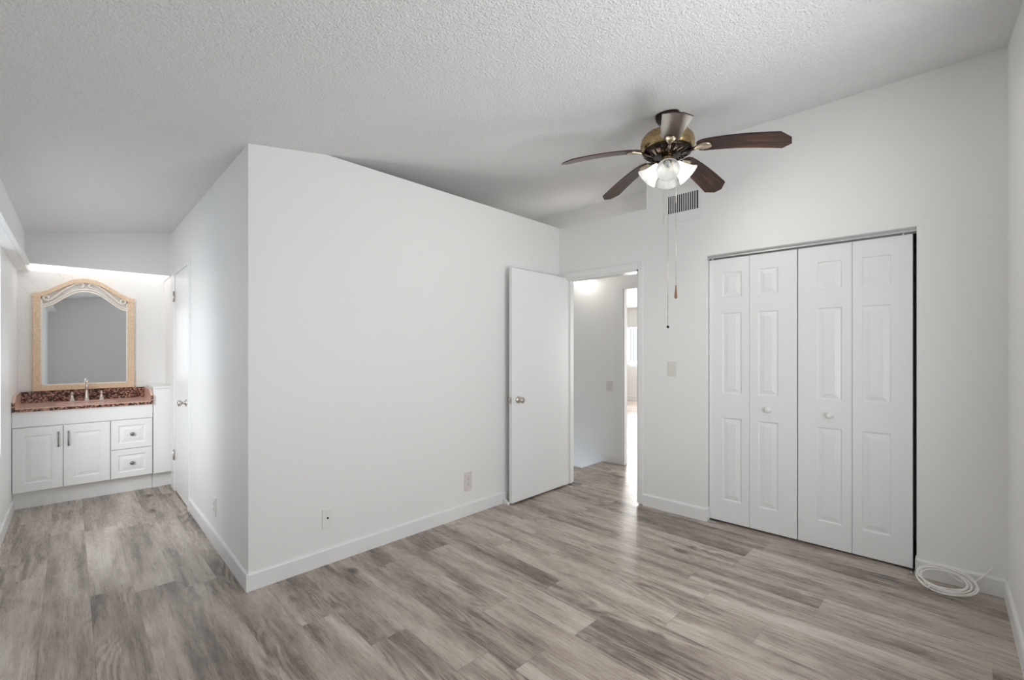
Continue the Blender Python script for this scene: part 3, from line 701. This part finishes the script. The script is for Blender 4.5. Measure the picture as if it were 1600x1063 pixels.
f = Lthing('faucet', 'brushed nickel widespread faucet on the granite counter below the mirror', 'faucet')
z0 = 0.849; fy = 3.15
b = MB(); b.lathe([(0, z0), (0.026, z0), (0.026, z0 + 0.006), (0.019, z0 + 0.016), (0.016, z0 + 0.05), (0.013, z0 + 0.10), (0.013, z0 + 0.106), (0, z0 + 0.106)], 24, Matrix.Translation((-0.597, fy, 0)))
b.tube([(-0.597, fy, z0 + 0.10)] + [(-0.597, fy - 0.055 + 0.055 * math.cos(a), z0 + 0.145 + 0.05 * math.sin(a)) for a in [R(x) for x in range(0, 200, 15)]] + [(-0.597, fy - 0.108, z0 + 0.105)], 0.0095, 14)
b.build('spout', 'nickel', f)
for hx in (-0.697, -0.492):
    b = MB(); b.lathe([(0, z0), (0.026, z0), (0.026, z0 + 0.005), (0.019, z0 + 0.016), (0.011, z0 + 0.050), (0.010, z0 + 0.060), (0.013, z0 + 0.064), (0.013, z0 + 0.070), (0.007, z0 + 0.074), (0.008, z0 + 0.082), (0.004, z0 + 0.09), (0, z0 + 0.09)], 24, Matrix.Translation((hx, fy, 0)))
    b.build('faucet_handle', 'nickel', f)

# mirror with arched rattan frame and scrollwork
mr = Lthing('wall_mirror', 'arched mirror with tan rattan frame and white scrollwork above the vanity', 'mirror')
MXL, MXR, MZ0, MZS, MZT = -0.957, -0.240, 0.953, 1.855, 2.020
mxc = (MXL + MXR) / 2; hw = (MXR - MXL) / 2; yb, yf = 3.248, 3.214
def arch(u, zs, zt): return zs + (zt - zs) * (0.5 + 0.5 * math.cos(PI * min(1, abs(u)) ** 1.12))
def strip(xs, lo, hi, y0, y1, nm, mat):
    mb = MB(); mb.loft([[(x, y0, a), (x, y0, h_), (x, y1, h_), (x, y1, a)] for x, a, h_ in zip(xs, lo, hi)], smooth=False); return mb
fw = 0.052
b = MB()
b.box(MXL, MXL + fw, yf, yb, MZ0, MZS, 0.008); b.box(MXR - fw, MXR, yf, yb, MZ0, MZS, 0.008); b.box(MXL + fw - 0.005, MXR - fw + 0.005, yf, yb, MZ0, MZ0 + 0.052, 0.008)
b.build('frame', 'wicker', mr)
xs = [mxc + hw * u / 24 for u in range(-24, 25)]
top = [arch((x - mxc) / hw, MZS, MZT) for x in xs]
strip(xs, [z - 0.040 for z in top], top, yf - 0.004, yb, '', '').build('arch_rail', 'wicker', mr)
MB().box(MXL + fw, MXL + fw + 0.010, yf + 0.006, yb, MZ0 + 0.05, 1.80).box(MXR - fw - 0.010, MXR - fw, yf + 0.006, yb, MZ0 + 0.05, 1.80).box(MXL + fw, MXR - fw, yf + 0.006, yb, MZ0 + 0.05, MZ0 + 0.060).build('inner_trim', 'whitewash', mr)
hi_ = hw - fw + 0.004
xs2 = [mxc + hi_ * u / 24 for u in range(-24, 25)]
rail = [arch((x - mxc) / hi_, 1.757, 1.925) for x in xs2]
b = strip(xs2, [z - 0.014 for z in rail], rail, yf + 0.002, yb - 0.005, '', ''); bb = strip(xs2, [z - 0.034 for z in rail], [z - 0.018 for z in rail], yf + 0.004, yb - 0.005, '', '')
me = bpy.data.meshes.new('tmp'); bb.bm.to_mesh(me); b.bm.from_mesh(me); bpy.data.meshes.remove(me)
b.build('lower_rail', 'whitewash', mr)
topi = [arch((x - mxc) / hw, MZS, MZT) - 0.038 for x in xs2]
def spiral(cx, cz_, r0, r1, a0, a1, n=26):
    return [(cx + (r0 + (r1 - r0) * i / n) * math.cos(a0 + (a1 - a0) * i / n), yf + 0.012, cz_ + (r0 + (r1 - r0) * i / n) * math.sin(a0 + (a1 - a0) * i / n)) for i in range(n + 1)]
for sgn in (-1, 1):
    a = spiral(0.042, 1.945, 0.012, 0.030, R(-60), R(-60 + 290))[::1]
    # top scroll near the centre, long stem, round scroll near the shoulder
    cen = spiral(0.040, 1.950, 0.014, 0.030, R(250), R(90))
    stem = [(0.075 + 0.015, yf + 0.012, 1.965), (0.135, yf + 0.012, 1.925), (0.175, yf + 0.012, 1.880), (0.210, yf + 0.012, 1.835), (0.240, yf + 0.012, 1.805)]
    end = spiral(0.268, 1.822, 0.030, 0.012, R(215), R(215 + 380))
    pl = cen + stem + end
    sm2 = [Vector(p) for p in pl]
    for _ in range(3): sm2 = [sm2[0]] + [(sm2[i - 1] + sm2[i] * 2 + sm2[i + 1]) / 4 for i in range(1, len(sm2) - 1)] + [sm2[-1]]
    MB().tube([(mxc + sgn * p.x, p.y, p.z) for p in sm2], 0.0085, 8).build('scrollwork', 'whitewash', mr)
xs3 = [mxc + (hw - fw) * u / 24 for u in range(-24, 25)]
strip(xs3, [MZ0 + 0.045] * 49, [arch((x - mxc) / (hw - fw), 1.757, 1.925) - 0.012 for x in xs3], yb - 0.012, yb - 0.003, '', '').build('mirror_glass', 'mirror', mr)

# lit diffuser panel under the vanity soffit
t = Lthing('soffit_light', 'bright lit diffuser strip under the soffit above the vanity mirror', 'light')
MB().box(-0.972, -0.004, 2.806, 3.246, 2.060, 2.0675, 0.002).build('diffuser', 'diffuser', t)
